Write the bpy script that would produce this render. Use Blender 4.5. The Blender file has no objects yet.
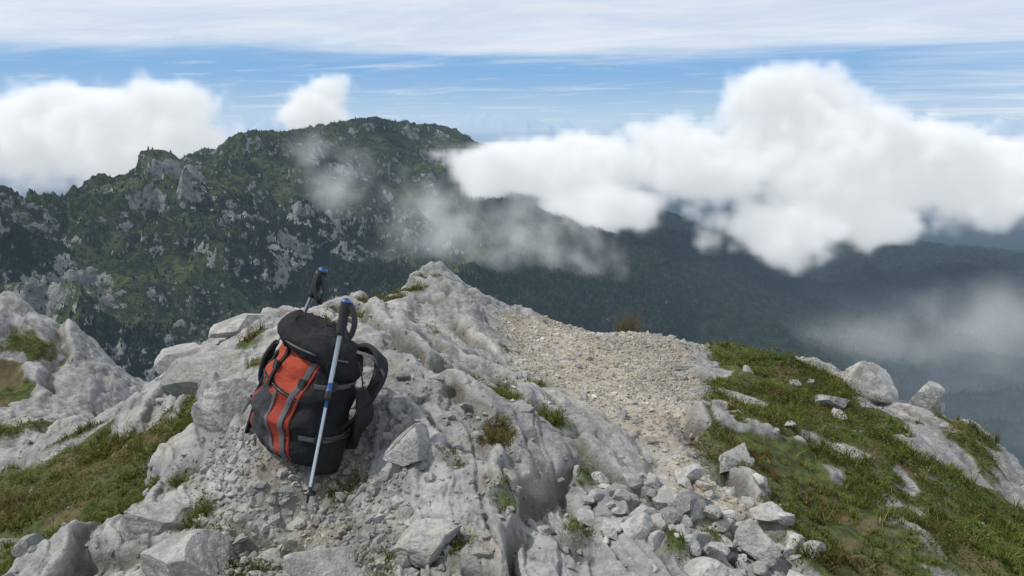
import bpy, bmesh, math, numpy as np
from mathutils import Vector, Matrix
rng=np.random.default_rng(7)
scn=bpy.context.scene
scn.view_settings.view_transform='Standard'
scn.view_settings.look='None'
scn.view_settings.exposure=0

# ---------------------------------------------------------------- noise
def hsh(ix,iy,seed):
    h=(ix.astype(np.int64)*374761393+iy.astype(np.int64)*668265263+seed*1442695041)&0xffffffff
    h=((h^(h>>13))*1274126177)&0xffffffff
    h=((h^(h>>16))*2246822519)&0xffffffff
    h=h^(h>>15)
    return (h&0xffffff)/float(0x1000000)
def vn(x,y,seed=0):
    fx=np.floor(x);fy=np.floor(y);tx=x-fx;ty=y-fy
    tx=tx*tx*tx*(tx*(tx*6-15)+10);ty=ty*ty*ty*(ty*(ty*6-15)+10)
    a=hsh(fx,fy,seed);b=hsh(fx+1,fy,seed);c=hsh(fx,fy+1,seed);d=hsh(fx+1,fy+1,seed)
    return (a+(b-a)*tx)*(1-ty)+(c+(d-c)*tx)*ty
def fbm(x,y,seed=0,o=4,g=0.5):
    s=0;a=1;t=0
    for i in range(o):
        s=s+a*(vn(x*2**i*1.03+i*17.3,y*2**i*1.03-i*9.1,seed+i*31)-0.5);t+=a;a*=g
    return s/t*2
def ridged(x,y,seed=0,o=4,g=0.5):
    s=0;a=1;t=0
    for i in range(o):
        s=s+a*(1-np.abs(2*vn(x*2**i+i*7.3,y*2**i-i*5.1,seed+i*31)-1));t+=a;a*=g
    return s/t
def cells(x,y,seed):
    fx=np.floor(x);fy=np.floor(y)
    F1=np.full(x.shape,9.0);F2=F1.copy();D=[np.zeros(x.shape) for _ in range(4)]
    for i in(-1,0,1):
        for j in(-1,0,1):
            cx=fx+i;cy=fy+j
            px=cx+0.15+0.7*hsh(cx,cy,seed);py=cy+0.15+0.7*hsh(cx,cy,seed+5)
            dx=x-px;dy=y-py;d=np.sqrt(dx*dx+dy*dy)
            n=d<F1
            F2=np.where(n,F1,np.minimum(F2,d))
            F1=np.where(n,d,F1)
            D[0]=np.where(n,dx,D[0]);D[1]=np.where(n,dy,D[1]);D[2]=np.where(n,cx,D[2]);D[3]=np.where(n,cy,D[3])
    h=hsh(D[2],D[3],seed+11);g1=hsh(D[2],D[3],seed+12);g2=hsh(D[2],D[3],seed+13)
    return F1,F2,h,D[0],D[1],g1,g2
def sstep(a,b,x):
    t=np.clip((x-a)/(b-a),0,1);return t*t*(3-2*t)
def blur(a,k):
    w=np.exp(-0.5*(np.arange(-2*k,2*k+1)/k)**2);w/=w.sum();n=2*k
    for ax in(0,1):
        p=np.pad(a,[(n,n) if i==ax else (0,0) for i in(0,1)],mode='edge');s=0
        for i,wi in enumerate(w):
            s=s+wi*(p[i:i+a.shape[0],:] if ax==0 else p[:,i:i+a.shape[1]])
        a=s
    return a
def polysd(x,y,poly):
    n=len(poly);d=np.full(x.shape,1e9);ins=np.zeros(x.shape,bool)
    for i in range(n):
        ax,ay=poly[i];bx,by=poly[(i+1)%n]
        ex,ey=bx-ax,by-ay
        t=np.clip(((x-ax)*ex+(y-ay)*ey)/(ex*ex+ey*ey),0,1)
        d=np.minimum(d,np.hypot(x-ax-t*ex,y-ay-t*ey))
        c=((ay>y)!=(by>y))
        if by!=ay: ins^=c&(x<(bx-ax)*(y-ay)/(by-ay)+ax)
    return np.where(ins,d,-d)

# ---------------------------------------------------------------- mesh utils
def mesh_np(name,V,F,mats=(),smooth=True,attrs=None,midx=None,parent=None):
    V=np.asarray(V,np.float32);F=np.asarray(F,np.int32);k=F.shape[1]
    me=bpy.data.meshes.new(name)
    me.vertices.add(len(V));me.vertices.foreach_set('co',V.ravel())
    me.loops.add(F.size);me.loops.foreach_set('vertex_index',F.ravel())
    me.polygons.add(len(F));me.polygons.foreach_set('loop_start',np.arange(0,F.size,k,dtype=np.int32))
    me.polygons.foreach_set('loop_total',np.full(len(F),k,np.int32))
    me.polygons.foreach_set('use_smooth',np.full(len(F),smooth))
    for m in mats: me.materials.append(m)
    if midx is not None: me.polygons.foreach_set('material_index',np.asarray(midx,np.int32))
    me.update(calc_edges=True)
    if attrs:
        for an,av in attrs.items():
            av=np.asarray(av,np.float32)
            if av.ndim==1:
                a=me.attributes.new(an,'FLOAT','POINT');a.data.foreach_set('value',av)
            else:
                a=me.attributes.new(an,'FLOAT_VECTOR','POINT');a.data.foreach_set('vector',av.ravel())
    ob=bpy.data.objects.new(name,me);scn.collection.objects.link(ob)
    if parent: ob.parent=parent
    return ob
def gridF(nr,nc):
    i=np.arange(nr*nc).reshape(nr,nc)
    return np.stack([i[:-1,:-1],i[:-1,1:],i[1:,1:],i[1:,:-1]],-1).reshape(-1,4)

# ---------------------------------------------------------------- material utils
class NT:
    def __init__(s,name):
        s.m=bpy.data.materials.new(name);s.m.use_nodes=True;s.t=s.m.node_tree;s.t.nodes.clear()
        s.out=s.n('ShaderNodeOutputMaterial')
    def n(s,t,**k):
        nd=s.t.nodes.new(t)
        for a,b in k.items():
            if a.startswith('i_'):
                nd.inputs[a[2:].replace('_',' ')].default_value=b
            else: setattr(nd,a,b)
        return nd
    def l(s,a,b): s.t.links.new(a,b)
    def math(s,op,a,b=None,c=None,clamp=False):
        nd=s.n('ShaderNodeMath',operation=op,use_clamp=clamp)
        for i,v in enumerate((a,b,c)):
            if v is None: continue
            if isinstance(v,(int,float)): nd.inputs[i].default_value=v
            else: s.l(v,nd.inputs[i])
        return nd.outputs[0]
    def mix(s,f,a,b,bt='MIX'):
        nd=s.n('ShaderNodeMix',data_type='RGBA',blend_type=bt)
        for i,v in ((0,f),(6,a),(7,b)):
            if isinstance(v,(int,float)): nd.inputs[i].default_value=v
            elif isinstance(v,tuple): nd.inputs[i].default_value=(*v,1) if len(v)==3 else v
            else: s.l(v,nd.inputs[i])
        return nd.outputs[2]
    def noise(s,vec,scale,detail=4,rough=0.55,dist=0):
        nd=s.n('ShaderNodeTexNoise',i_Scale=scale,i_Detail=detail,i_Roughness=rough,i_Distortion=dist)
        if vec is not None: s.l(vec,nd.inputs['Vector'])
        return nd.outputs['Fac']
    def ramp(s,f,a,b):
        nd=s.n('ShaderNodeMapRange',interpolation_type='SMOOTHSTEP');s.l(f,nd.inputs[0])
        nd.inputs[1].default_value=a;nd.inputs[2].default_value=b;return nd.outputs[0]
    def attr(s,name,out='Fac'):
        return s.n('ShaderNodeAttribute',attribute_name=name).outputs[out]
    def pos(s): return s.n('ShaderNodeNewGeometry').outputs['Position']
    def bsdf(s,col,rough=0.9,bump=None,bstr=0.5,bdist=0.01,spec=0.3,trans=None):
        b=s.n('ShaderNodeBsdfPrincipled',i_Roughness=rough)
        b.inputs['Specular IOR Level'].default_value=spec
        if isinstance(col,tuple): b.inputs['Base Color'].default_value=(*col,1)
        else: s.l(col,b.inputs['Base Color'])
        if bump is not None:
            bn=s.n('ShaderNodeBump',i_Strength=bstr,i_Distance=bdist);s.l(bump,bn.inputs['Height']);s.l(bn.outputs[0],b.inputs['Normal'])
        s.b=b
        return b.outputs[0]
    def done(s,sh): s.l(sh,s.out.inputs['Surface']);return s.m

def rock_nodes(N,vec):
    n1=N.noise(vec,1.3,2,0.6);n2=N.noise(vec,9,4,0.7);n3=N.noise(vec,45,4,0.75);n4=N.noise(vec,4,2,0.6)
    col=N.mix(N.ramp(n1,0.35,0.65),(0.255,0.255,0.252),(0.415,0.41,0.395))
    col=N.mix(N.ramp(n2,0.40,0.60),N.mix(0.6,col,(0.15,0.153,0.153)),col)
    col=N.mix(N.math('MULTIPLY',N.ramp(n4,0.54,0.70),0.38),col,(0.34,0.30,0.235))
    col=N.mix(N.math('MULTIPLY',N.ramp(n3,0.54,0.68),0.55),col,(0.11,0.11,0.107))
    col=N.mix(N.math('MULTIPLY',N.ramp(n3,0.44,0.30),0.5),col,(0.55,0.545,0.53))
    hb=N.math('ADD',N.math('MULTIPLY',n2,1.2),N.math('MULTIPLY',n3,0.7))
    return col,hb

def mat_rock():
    N=NT('limestone');p=N.pos()
    col,hb=rock_nodes(N,p)
    at=N.n('ShaderNodeAttribute',attribute_name='tint')
    col=N.mix(1.0,col,at.outputs['Color'],'MULTIPLY')
    return N.done(N.bsdf(col,0.92,hb,0.85,0.02))
def mat_ground():
    N=NT('ridge_ground');p=N.pos()
    col,hb=rock_nodes(N,p)
    ck=N.attr('crack');g=N.attr('grass');gv=N.attr('gravel');ds=N.attr('dirt');ed=N.attr('edge')
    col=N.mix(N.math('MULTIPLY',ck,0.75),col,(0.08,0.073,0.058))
    col=N.mix(N.math('MULTIPLY',ed,0.25),col,(0.52,0.51,0.49))
    v=N.n('ShaderNodeTexVoronoi',i_Scale=55.0);N.l(p,v.inputs['Vector'])
    gc=N.mix(v.outputs['Color'],(0.30,0.265,0.205),(0.50,0.455,0.385))
    gc=N.mix(N.ramp(N.noise(p,5,2),0.4,0.62),N.mix(0.6,gc,(0.30,0.24,0.16)),gc)
    col=N.mix(gv,col,gc)
    nn=N.noise(p,20,3,0.7)
    col=N.mix(ds,col,N.mix(nn,(0.13,0.105,0.07),(0.28,0.245,0.185)))
    sc=N.mix(N.ramp(nn,0.35,0.65),(0.04,0.05,0.016),(0.085,0.11,0.03))
    sc=N.mix(N.ramp(N.noise(p,3.1,2,0.6),0.50,0.62),sc,(0.12,0.095,0.05))
    col=N.mix(g,col,sc)
    return N.done(N.bsdf(col,0.95,hb,0.85,0.02))

def painted_haze(N,sh,L=9500.0):  # aerial haze painted onto surfaces as emission, growing with distance from the origin
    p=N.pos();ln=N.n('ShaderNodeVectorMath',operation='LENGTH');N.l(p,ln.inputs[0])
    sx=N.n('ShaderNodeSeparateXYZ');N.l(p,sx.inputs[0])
    # emission tint imitating air, stronger low in the valleys
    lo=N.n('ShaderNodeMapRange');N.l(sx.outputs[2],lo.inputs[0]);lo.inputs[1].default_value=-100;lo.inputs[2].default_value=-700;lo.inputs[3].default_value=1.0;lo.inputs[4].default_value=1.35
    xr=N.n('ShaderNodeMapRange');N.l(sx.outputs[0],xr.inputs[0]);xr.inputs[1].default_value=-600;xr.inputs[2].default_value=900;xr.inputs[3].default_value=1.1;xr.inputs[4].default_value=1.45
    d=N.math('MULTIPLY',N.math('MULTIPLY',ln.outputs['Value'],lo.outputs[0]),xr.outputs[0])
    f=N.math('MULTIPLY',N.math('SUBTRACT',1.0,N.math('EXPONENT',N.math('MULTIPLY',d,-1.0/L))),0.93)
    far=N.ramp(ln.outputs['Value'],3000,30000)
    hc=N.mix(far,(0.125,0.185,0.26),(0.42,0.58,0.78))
    # pale valley mist painted into the terrain's emission, stronger eastward and lower
    fog_tint=N.math('MULTIPLY',N.math('MULTIPLY',N.ramp(sx.outputs[0],550,1350),N.ramp(sx.outputs[2],-480,-660)),N.ramp(ln.outputs['Value'],5000,2600))
    fog_tint=N.math('MULTIPLY',fog_tint,0.45)
    f=N.math('ADD',f,N.math('MULTIPLY',fog_tint,N.math('SUBTRACT',1.0,f)))
    hc=N.mix(fog_tint,hc,(0.42,0.47,0.50))
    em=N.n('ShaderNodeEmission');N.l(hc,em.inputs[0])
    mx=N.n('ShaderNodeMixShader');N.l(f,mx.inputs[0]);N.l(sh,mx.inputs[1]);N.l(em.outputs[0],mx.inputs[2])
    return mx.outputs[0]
def mat_mountain():
    N=NT('mountain_slopes');p=N.pos()
    r=N.attr('rock');fo=N.attr('forest')
    n1=N.noise(p,0.012,4,0.6);n2=N.noise(p,0.05,5,0.7)
    gr=N.mix(N.ramp(n1,0.35,0.65),(0.036,0.050,0.020),(0.095,0.115,0.044))
    gr=N.mix(N.math('MULTIPLY',N.ramp(n2,0.42,0.58),0.8),gr,(0.015,0.024,0.013))
    ff=N.mix(N.ramp(n2,0.35,0.65),(0.009,0.016,0.010),(0.027,0.038,0.019))
    col=N.mix(fo,gr,ff)
    rk=N.mix(N.ramp(n2,0.4,0.6),(0.16,0.16,0.15),(0.34,0.335,0.32))
    rr=N.ramp(N.math('ADD',r,N.math('MULTIPLY',N.math('SUBTRACT',n2,0.5),1.9)),0.45,0.62)
    col=N.mix(N.math('MULTIPLY',rr,0.85),col,rk)
    sx=N.n('ShaderNodeVectorMath',operation='LENGTH');N.l(p,sx.inputs[0])
    snow=N.math('MULTIPLY',N.ramp(sx.outputs['Value'],20000,26000),N.ramp(N.attr('alt'),-250,50))
    col=N.mix(snow,col,(0.85,0.87,0.9))
    return N.done(painted_haze(N,N.bsdf(col,0.95,n2,1.0,12.0,spec=0.1)))
def mat_forest():
    N=NT('conifer_needles')
    col=N.mix(N.attr('rnd'),(0.009,0.015,0.010),(0.030,0.042,0.021))
    return N.done(painted_haze(N,N.bsdf(col,0.95,spec=0.1)))
def mat_plant():
    N=NT('grass_blades')
    at=N.n('ShaderNodeAttribute',attribute_name='tint')
    b=N.n('ShaderNodeBsdfDiffuse');N.l(at.outputs['Color'],b.inputs[0])
    t=N.n('ShaderNodeBsdfTranslucent');N.l(at.outputs['Color'],t.inputs[0])
    m=N.n('ShaderNodeMixShader');m.inputs[0].default_value=0.35;N.l(b.outputs[0],m.inputs[1]);N.l(t.outputs[0],m.inputs[2])
    return N.done(m.outputs[0])
def mat_cloth(name,col,scale=700,rough=0.75,var=0.4):
    N=NT(name);tc=N.n('ShaderNodeTexCoord').outputs['Object']
    n=N.noise(tc,scale,2);n2=N.noise(tc,9,4)
    dk=tuple(c*(1-var) for c in col)
    c=N.mix(N.ramp(n2,0.3,0.7),dk,col)
    c=N.mix(N.math('MULTIPLY',n,0.25),c,tuple(min(1,k*1.6+0.02) for k in col))
    n6=N.noise(tc,26,3,0.6)
    hb=N.math('ADD',N.math('ADD',N.math('MULTIPLY',n,0.12),n2),N.math('MULTIPLY',n6,0.45))
    return N.done(N.bsdf(c,rough,hb,0.7,0.02,spec=0.2))
def mat_simple(name,col,rough=0.4,metal=0.0):
    N=NT(name);tc=N.n('ShaderNodeTexCoord').outputs['Object']
    n=N.noise(tc,60,3)
    c=N.mix(N.math('MULTIPLY',N.ramp(n,0.4,0.7),0.3),col,tuple(k*0.6 for k in col))
    s=N.bsdf(c,rough,spec=0.5);N.b.inputs['Metallic'].default_value=metal
    return N.done(s)

M_rock=mat_rock();M_ground=mat_ground();M_mtn=mat_mountain();M_for=mat_forest();M_plant=mat_plant()

# ---------------------------------------------------------------- foreground ridge
C=[(-2.09,3.0,-0.29),(-1.64,2.75,-0.14),(-1.28,2.6,-0.05),(-0.72,2.5,0.01),(-0.04,2.4,0.07),(0.63,2.45,0.04),(1.27,2.75,-0.14),(2.23,3.2,-0.41),
(-2.67,3.9,-0.39),(-1.98,3.6,-0.25),(-1.29,3.1,0.0),(-0.81,3.0,0.05),(-0.23,2.8,0.14),(0.35,3.0,0.05),(0.78,3.1,0.0),(1.58,3.5,-0.2),(2.87,4.4,-0.63),
(-0.87,3.1,0.15),(-1.13,3.15,0.13),(-0.58,3.1,0.17),(-3.36,5.0,-0.43),(-2.61,4.6,-0.28),(-2.0,4.2,-0.12),(-1.38,3.6,0.11),(-0.50,3.3,0.29),(-0.26,3.2,0.28),
(-0.62,3.65,0.40),(-0.35,3.5,0.31),
(0.17,3.5,0.15),(0.67,3.7,0.07),(1.22,3.9,-0.01),(1.95,4.4,-0.2),(2.99,5.2,-0.51),(-1.74,4.3,0.13),(-1.81,5.0,0.18),(-1.86,5.8,0.14),(-1.57,5.8,0.105),
(-0.745,4.4,0.34),(-0.43,4.1,0.27),(-1.28,6.0,0.14),(-0.89,6.3,0.22),(-0.635,7.0,0.24),(-0.28,6.9,0.12),(0.246,6.9,-0.12),(-0.347,5.2,0.13),(-0.067,4.3,0.13),
(0.057,5.6,-0.02),(0.566,6.5,-0.16),(1.07,6.5,-0.16),(0.56,4.9,-0.06),(1.6,6.6,-0.29),(2.16,6.5,-0.36),(2.47,6.2,-0.36),(2.70,5.8,-0.51),(3.18,5.8,-0.6),
(3.54,5.5,-0.78),(3.54,5.2,-0.87),(1.127,4.6,-0.09),(-5.59,8.6,-0.26),(-5.07,8.6,-0.41),(-4.62,8.5,-0.86),(-4.25,8.5,-1.06),(-3.94,8.5,-1.29),
(-2.32,5.6,-0.07),(-2.43,5.4,-0.25),(-3.41,6.5,-0.93),(-4.55,7.4,-1.06),(-4.98,7.5,-0.885),(-3.34,5.6,-0.74),(-7.2,8.6,-0.21),(-5.2,6.0,-0.82),(-3.07,3.4,-0.53),
(-8,12,-5),(-5,11.5,-4.5),(-3,8.5,-3),(-1.5,8.5,-2.2),(0,9.5,-2.2),(2,9,-2.2),(4,8.5,-3),(6,6.5,-3.5),(7,3,-3),(4.5,2,-1.2),(-5,2,-1.3),(0,0,0),(-1.5,0,0),(1.5,0,0),(-2.6,6.9,-1.6),(0,12,-5)]
A=np.array(C,float);nA=len(A)
phi=lambda r2:np.sqrt(r2+0.04)
Mx=phi(((A[:,None,:2]-A[None,:,:2])**2).sum(2));Q=np.c_[np.ones(nA),A[:,:2]]
Wt=np.linalg.solve(np.block([[Mx,Q],[Q.T,np.zeros((3,3))]]),np.r_[A[:,2],0,0,0])
def Hbase(x,y):
    h=Wt[nA]+Wt[nA+1]*x+Wt[nA+2]*y
    for i in range(nA): h=h+Wt[i]*phi((x-A[i,0])**2+(y-A[i,1])**2)
    return h
G_RIGHT=[(1.5,6.4),(1.8,6.45),(2.2,6.0),(2.4,5.9),(2.6,5.6),(3.1,5.6),(3.5,5.4),(3.0,4.6),(3.4,3.6),(3.4,2.6),(1.1,2.4),(1.03,2.7),(1.16,3.1),(1.04,3.35),(0.86,3.5),(0.85,3.85),(1.13,4.6),(1.3,5.2)]
G_LEFT=[(-1.42,3.9),(-1.48,3.6),(-1.56,3.4),(-1.66,3.0),(-1.72,2.6),(-2.5,2.4),(-3.2,3.2),(-2.9,4.2),(-2.6,4.5),(-2.1,4.4)]
G_CREST=[(-1.95,4.7),(-1.85,5.1),(-1.5,5.1),(-1.6,4.6),(-1.8,4.3)]
G_OUT=[(-5.1,8.3),(-4.65,8.3),(-4.4,7.4),(-4.4,7.0),(-5.0,6.5),(-5.5,7.0),(-5.2,7.8)]
PATH=[(-0.08,5.5),(0.05,6.3),(0.3,6.9),(0.7,7.1),(1.3,7.1),(1.5,6.3),(1.15,4.6),(0.87,3.8),(0.95,3.4),(1.0,3.1),(0.8,3.0),(0.6,3.3),(0.45,3.7),(0.28,4.1),(0.08,4.7)]
SCREE=[(-1.3,3.35),(-1.1,3.3),(-0.6,3.2),(-0.35,2.8),(-0.25,2.45),(-0.35,2.2),(-0.8,2.2),(-1.15,2.6)]
DLEFT=[(-2.7,3.85),(-2.3,4.1),(-1.95,4.1),(-1.95,3.8),(-2.2,3.5),(-2.5,3.45)]
SPOTS=[(-0.11,3.75,.15),(-0.05,3.62,.10),(-0.06,3.2,.10),(0.18,3.55,.10),(-1.0,5.9,.2),(-1.15,5.5,.16),(-0.66,3.02,.07),(-0.95,2.62,.11),(-0.72,2.7,.09),(-1.2,2.75,.10),(0.12,4.2,.08),(-0.2,2.55,.07),(-0.45,2.5,.07),(0.78,2.85,.07),(0.6,2.7,.07),(-2.9,6.0,.3),(-3.3,5.1,.3),(-0.85,6.3,.16),(-0.7,6.6,.1),(1.45,3.0,.3),(-0.3,4.6,.07),(0.0,2.75,.07),(-1.62,3.9,.10),(-1.45,3.3,.09),(0.32,3.15,.06),(-0.5,4.9,.07),(-1.1,4.6,.12),(-1.3,4.1,.10),(-1.25,2.95,.07),(-0.05,5.0,.06),(-0.32,3.75,.06),(-0.22,2.95,.05),(0.25,2.75,.05),(-0.2,4.15,.05)]
def masks(x,y):
    w=0.10*fbm(x*2.2,y*2.2,50,4)+0.06*fbm(x*9,y*9,51,3)
    g=np.full(x.shape,-9.0)
    for P in(G_RIGHT,G_LEFT,G_CREST,G_OUT): g=np.maximum(g,polysd(x,y,P))
    g=np.minimum(g,0.45)
    hole=sstep(0.20,0.42,fbm(x*1.5+3,y*1.5,60,4))*0.5
    hole=hole+np.where(x<-1.2,0.18*sstep(0.0,0.3,fbm(x*2.3,y*2.3,61,4)),0)
    g=g+w*1.3-hole
    w2=0.05*fbm(x*13,y*13,52,3)
    for sx,sy,sr in SPOTS: g=np.maximum(g,sr-np.hypot(x-sx,y-sy)+w2)
    g=sstep(-0.03,0.06,g)
    p=polysd(x,y,PATH);p=sstep(-0.10,0.10,p+w*2.2-0.03)
    s=np.maximum(polysd(x,y,SCREE),polysd(x,y,DLEFT));s=sstep(-0.12,0.12,s+w*1.5)
    return g*(1-p),p,s*(1-p)
def detail(x,y,g,p,s):
    wx=0.12*fbm(x*1.8,y*1.8,1,4)+0.008*fbm(x*12,y*12,3,3);wy=0.12*fbm(x*1.8+7,y*1.8,2,4)+0.008*fbm(x*12,y*12,4,3)
    X=x+wx;Y=y+wy
    a=0.3*X-0.95*Y;b=0.95*X+0.3*Y      # a along the strata, b across
    amp=1-0.5*sstep(0.7,1.3,x)
    F1,F2,h,dx,dy,g1,g2=cells(a/1.5,b/0.70,100)
    z=amp*(0.17*(h-0.5)+0.22*(g1-0.5)*dx+0.28*(g2-0.66)*dy)
    c1=np.exp(-(F2-F1)/0.030);z-=0.045*np.exp(-(F2-F1)/0.05)
    F1,F2,h,dx,dy,g1,g2=cells(a/0.50+0.3*z,b/0.26,200)
    m2=0.5+0.5*sstep(-0.15,0.25,fbm(x*0.9+5,y*0.9,13,3))
    z+=m2*amp*(0.09*(h-0.5)+0.13*(g1-0.5)*dx+0.15*(g2-0.6)*dy)
    c2=np.exp(-(F2-F1)/0.040)*m2;z-=0.024*np.exp(-(F2-F1)/0.05)
    z=blur(z,2)
    F1,F2,h,dx,dy,g1,g2=cells(a/0.19,b/0.105,300)
    m3=sstep(-0.10,0.35,fbm(x*1.3,y*1.3,12,3))
    z3=m3*(0.038*(h-0.5)+0.055*(g1-0.5)*dx+0.065*(g2-0.6)*dy)
    c3=np.exp(-(F2-F1)/0.07)*m3;z3-=0.010*c3
    F1,F2,h,dx,dy,g1,g2=cells(a/0.07,b/0.045,400)
    m4=sstep(0.0,0.4,fbm(x*2.2+4,y*2.2,14,3))
    z4=m4*(0.014*(h-0.5)+0.018*(g1-0.5)*dx+0.020*(g2-0.5)*dy-0.004*np.exp(-(F2-F1)/0.1))
    z+=blur(z3,1)+z4
    far=sstep(4.5,7.5,y)
    z+=0.040*fbm(x*2.6,y*2.6,19,3)+0.017*(1+1.5*far)*fbm(x*6.5,y*6.5,20,4)+0.007*(1+1.5*far)*fbm(x*24,y*24,21,4)
    bb=b*1.0+0.04*fbm(x*2.5,y*2.5,78,3)
    saw=bb*8.5-np.floor(bb*8.5)
    z+=blur(0.026*(saw**0.7-np.exp(-saw/0.05)*0.3)*sstep(-0.25,0.2,fbm(a*0.8,b*2.5,79,3)),1)*(1-0.5*m3)
    saw=bb*23-np.floor(bb*23)
    z+=0.006*saw*sstep(-0.1,0.3,fbm(a*1.5,b*4,80,3))
    z-=0.014*sstep(0.76,0.92,ridged(a*1.1,b*9,77,3))
    soft=0.09*fbm(x*1.9,y*1.9,31,4)+0.035*fbm(x*8,y*8,33,3)
    pth=0.018*fbm(x*3,y*3,41,3)+0.008*fbm(x*30,y*30,42,3)
    scr=0.45*z+0.02*fbm(x*12,y*12,43,4)
    k=np.clip(g,0,1)
    k=blur(k,3)
    out=z*(1-k)+(soft+0.02)*k
    s_=blur(s,3);out=out*(1-s_)+scr*s_
    p_=blur(p,5);out=out*(1-p_)+pth*p_
    cr=np.clip(np.maximum(np.maximum(c1,c2*0.8),c3*0.5),0,1)*(1-k)*(1-p)
    return out,cr
NR,NC=900,1250
RA0,RA1=1.5,13.0;AZ=math.radians(62)
rr=RA0*(RA1/RA0)**(np.linspace(0,1,NR));az=np.linspace(-AZ,AZ,NC)
R_,T_=np.meshgrid(rr,az,indexing='ij')
gx=R_*np.sin(T_);gy=R_*np.cos(T_)
mg,mp,ms=masks(gx,gy)
hb=Hbase(gx,gy);hd,cr=detail(gx,gy,mg,mp,ms)
gz=hb+hd
steep=np.abs(np.gradient(gz,axis=1)/(R_*(az[1]-az[0])))
mg=mg*(1-sstep(0.9,1.6,steep))
rk=(1-mg)*(1-mp)
gx2=gx+rk*0.016*fbm(gx*6+gz*9,gy*6+gz*14,90,3);gy2=gy+rk*0.016*fbm(gx*6+gz*12,gy*6+gz*9,91,3)
cv_=(blur(gz,5)-gz)/(R_*0.006)              # hollows are coloured darker, raised edges lighter
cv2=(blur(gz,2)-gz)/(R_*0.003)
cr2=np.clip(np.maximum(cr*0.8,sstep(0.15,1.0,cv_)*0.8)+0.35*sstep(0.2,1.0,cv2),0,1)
edge=np.clip(sstep(0.2,1.2,-cv_),0,1)*rk
dirt=np.clip(ms*0.65*sstep(0.0,0.35,fbm(gx*7,gy*7,68,3))+cr*0.25,0,1)
mesh_np('rocky_ridge',np.stack([gx2,gy2,gz],-1).reshape(-1,3),gridF(NR,NC),[M_ground],True,
        {'grass':mg.ravel(),'gravel':mp.ravel(),'crack':cr2.ravel(),'dirt':dirt.ravel(),'edge':edge.ravel()})
def Zat(x,y):
    r=np.hypot(x,y);t=np.arctan2(x,y)
    i=np.clip(np.log(r/RA0)/np.log(RA1/RA0)*(NR-1),0,NR-1.001);j=np.clip((t+AZ)/(2*AZ)*(NC-1),0,NC-1.001)
    i0=i.astype(int);j0=j.astype(int);fi=i-i0;fj=j-j0
    return (gz[i0,j0]*(1-fi)+gz[i0+1,j0]*fi)*(1-fj)+(gz[i0,j0+1]*(1-fi)+gz[i0+1,j0+1]*fi)*fj
def Mat(x,y,F):
    r=np.hypot(x,y);t=np.arctan2(x,y)
    i=np.clip(np.log(r/RA0)/np.log(RA1/RA0)*(NR-1),0,NR-1).astype(int);j=np.clip((t+AZ)/(2*AZ)*(NC-1),0,NC-1).astype(int)
    return F[i,j]

# ---------------------------------------------------------------- stones
def ico(sub):
    bm=bmesh.new();bmesh.ops.create_icosphere(bm,subdivisions=sub,radius=1)
    V=np.array([v.co[:] for v in bm.verts]);F=np.array([[v.index for v in f.verts] for f in bm.faces]);bm.free();return V,F
def n3(P,s,seed):
    return (fbm(P[:,0]*s+P[:,2]*s*0.7,P[:,1]*s-P[:,2]*s*0.6,seed,4)+fbm(P[:,2]*s+3,P[:,0]*s*0.8+P[:,1]*s*0.5,seed+1,4))*0.5
def stone(sub,seed,cuts=14,rough=0.06):
    r=np.random.default_rng(seed);V,F=ico(sub);V=V.copy()
    for _ in range(cuts):
        n=r.normal(size=3);n/=np.linalg.norm(n);d=r.uniform(0.40,0.85)
        V-=np.maximum(0,V@n-d)[:,None]*n
    nn=V/np.linalg.norm(V,axis=1)[:,None]
    if rough>0: V=V+nn*(rough*n3(V,1.7,seed)+rough*0.5*n3(V,6,seed+9))[:,None]
    return V,F
def scatter(name,pos,size,protos,mat,sink=0.3,flat=(0.5,0.9),smooth=False,tintr=(0.75,1.1),warm=None):
    VV=[];FF=[];TT=[];off=0
    n=len(pos)
    pid=rng.integers(0,len(protos),n)
    for k,(V,F) in enumerate(protos):
        idx=np.where(pid==k)[0];m=len(idx)
        if m==0: continue
        ang=rng.uniform(0,2*np.pi,m);tl=rng.normal(0,0.25,m);tl2=rng.normal(0,0.25,m)
        sx=size[idx]*rng.uniform(0.8,1.25,m);sy=size[idx]*rng.uniform(0.65,1.0,m);sz=size[idx]*rng.uniform(flat[0],flat[1],m)
        P=V[None]*np.stack([sx,sy,sz],-1)[:,None,:]
        c,s=np.cos(tl)[:,None],np.sin(tl)[:,None]
        P=np.stack([P[...,0],P[...,1]*c-P[...,2]*s,P[...,1]*s+P[...,2]*c],-1)
        c,s=np.cos(tl2)[:,None],np.sin(tl2)[:,None]
        P=np.stack([P[...,0]*c+P[...,2]*s,P[...,1],-P[...,0]*s+P[...,2]*c],-1)
        c,s=np.cos(ang)[:,None],np.sin(ang)[:,None]
        P=np.stack([P[...,0]*c-P[...,1]*s,P[...,0]*s+P[...,1]*c,P[...,2]],-1)
        q=pos[idx].copy();q[:,2]+=sz*(0.8-2*sink)*0.6
        P=P+q[:,None,:]
        VV.append(P.reshape(-1,3));FF.append((F[None]+(np.arange(m)*len(V))[:,None,None]).reshape(-1,3)+off);off+=m*len(V)
        t=rng.uniform(tintr[0],tintr[1],m)
        wv=rng.uniform(0,1,m) if warm is None else np.full(m,warm)*rng.uniform(0.3,1,m)
        T=np.stack([t,t*(1-0.05*wv),t*(1-0.18*wv)],-1)
        TT.append(np.repeat(T,len(V),0))
    return mesh_np(name,np.vstack(VV),np.vstack(FF),[mat],smooth,{'tint':np.vstack(TT)})
small=[stone(1,100+i,9,0.03) for i in range(10)]
med=[stone(3,200+i,13,0.07) for i in range(12)]
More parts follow.
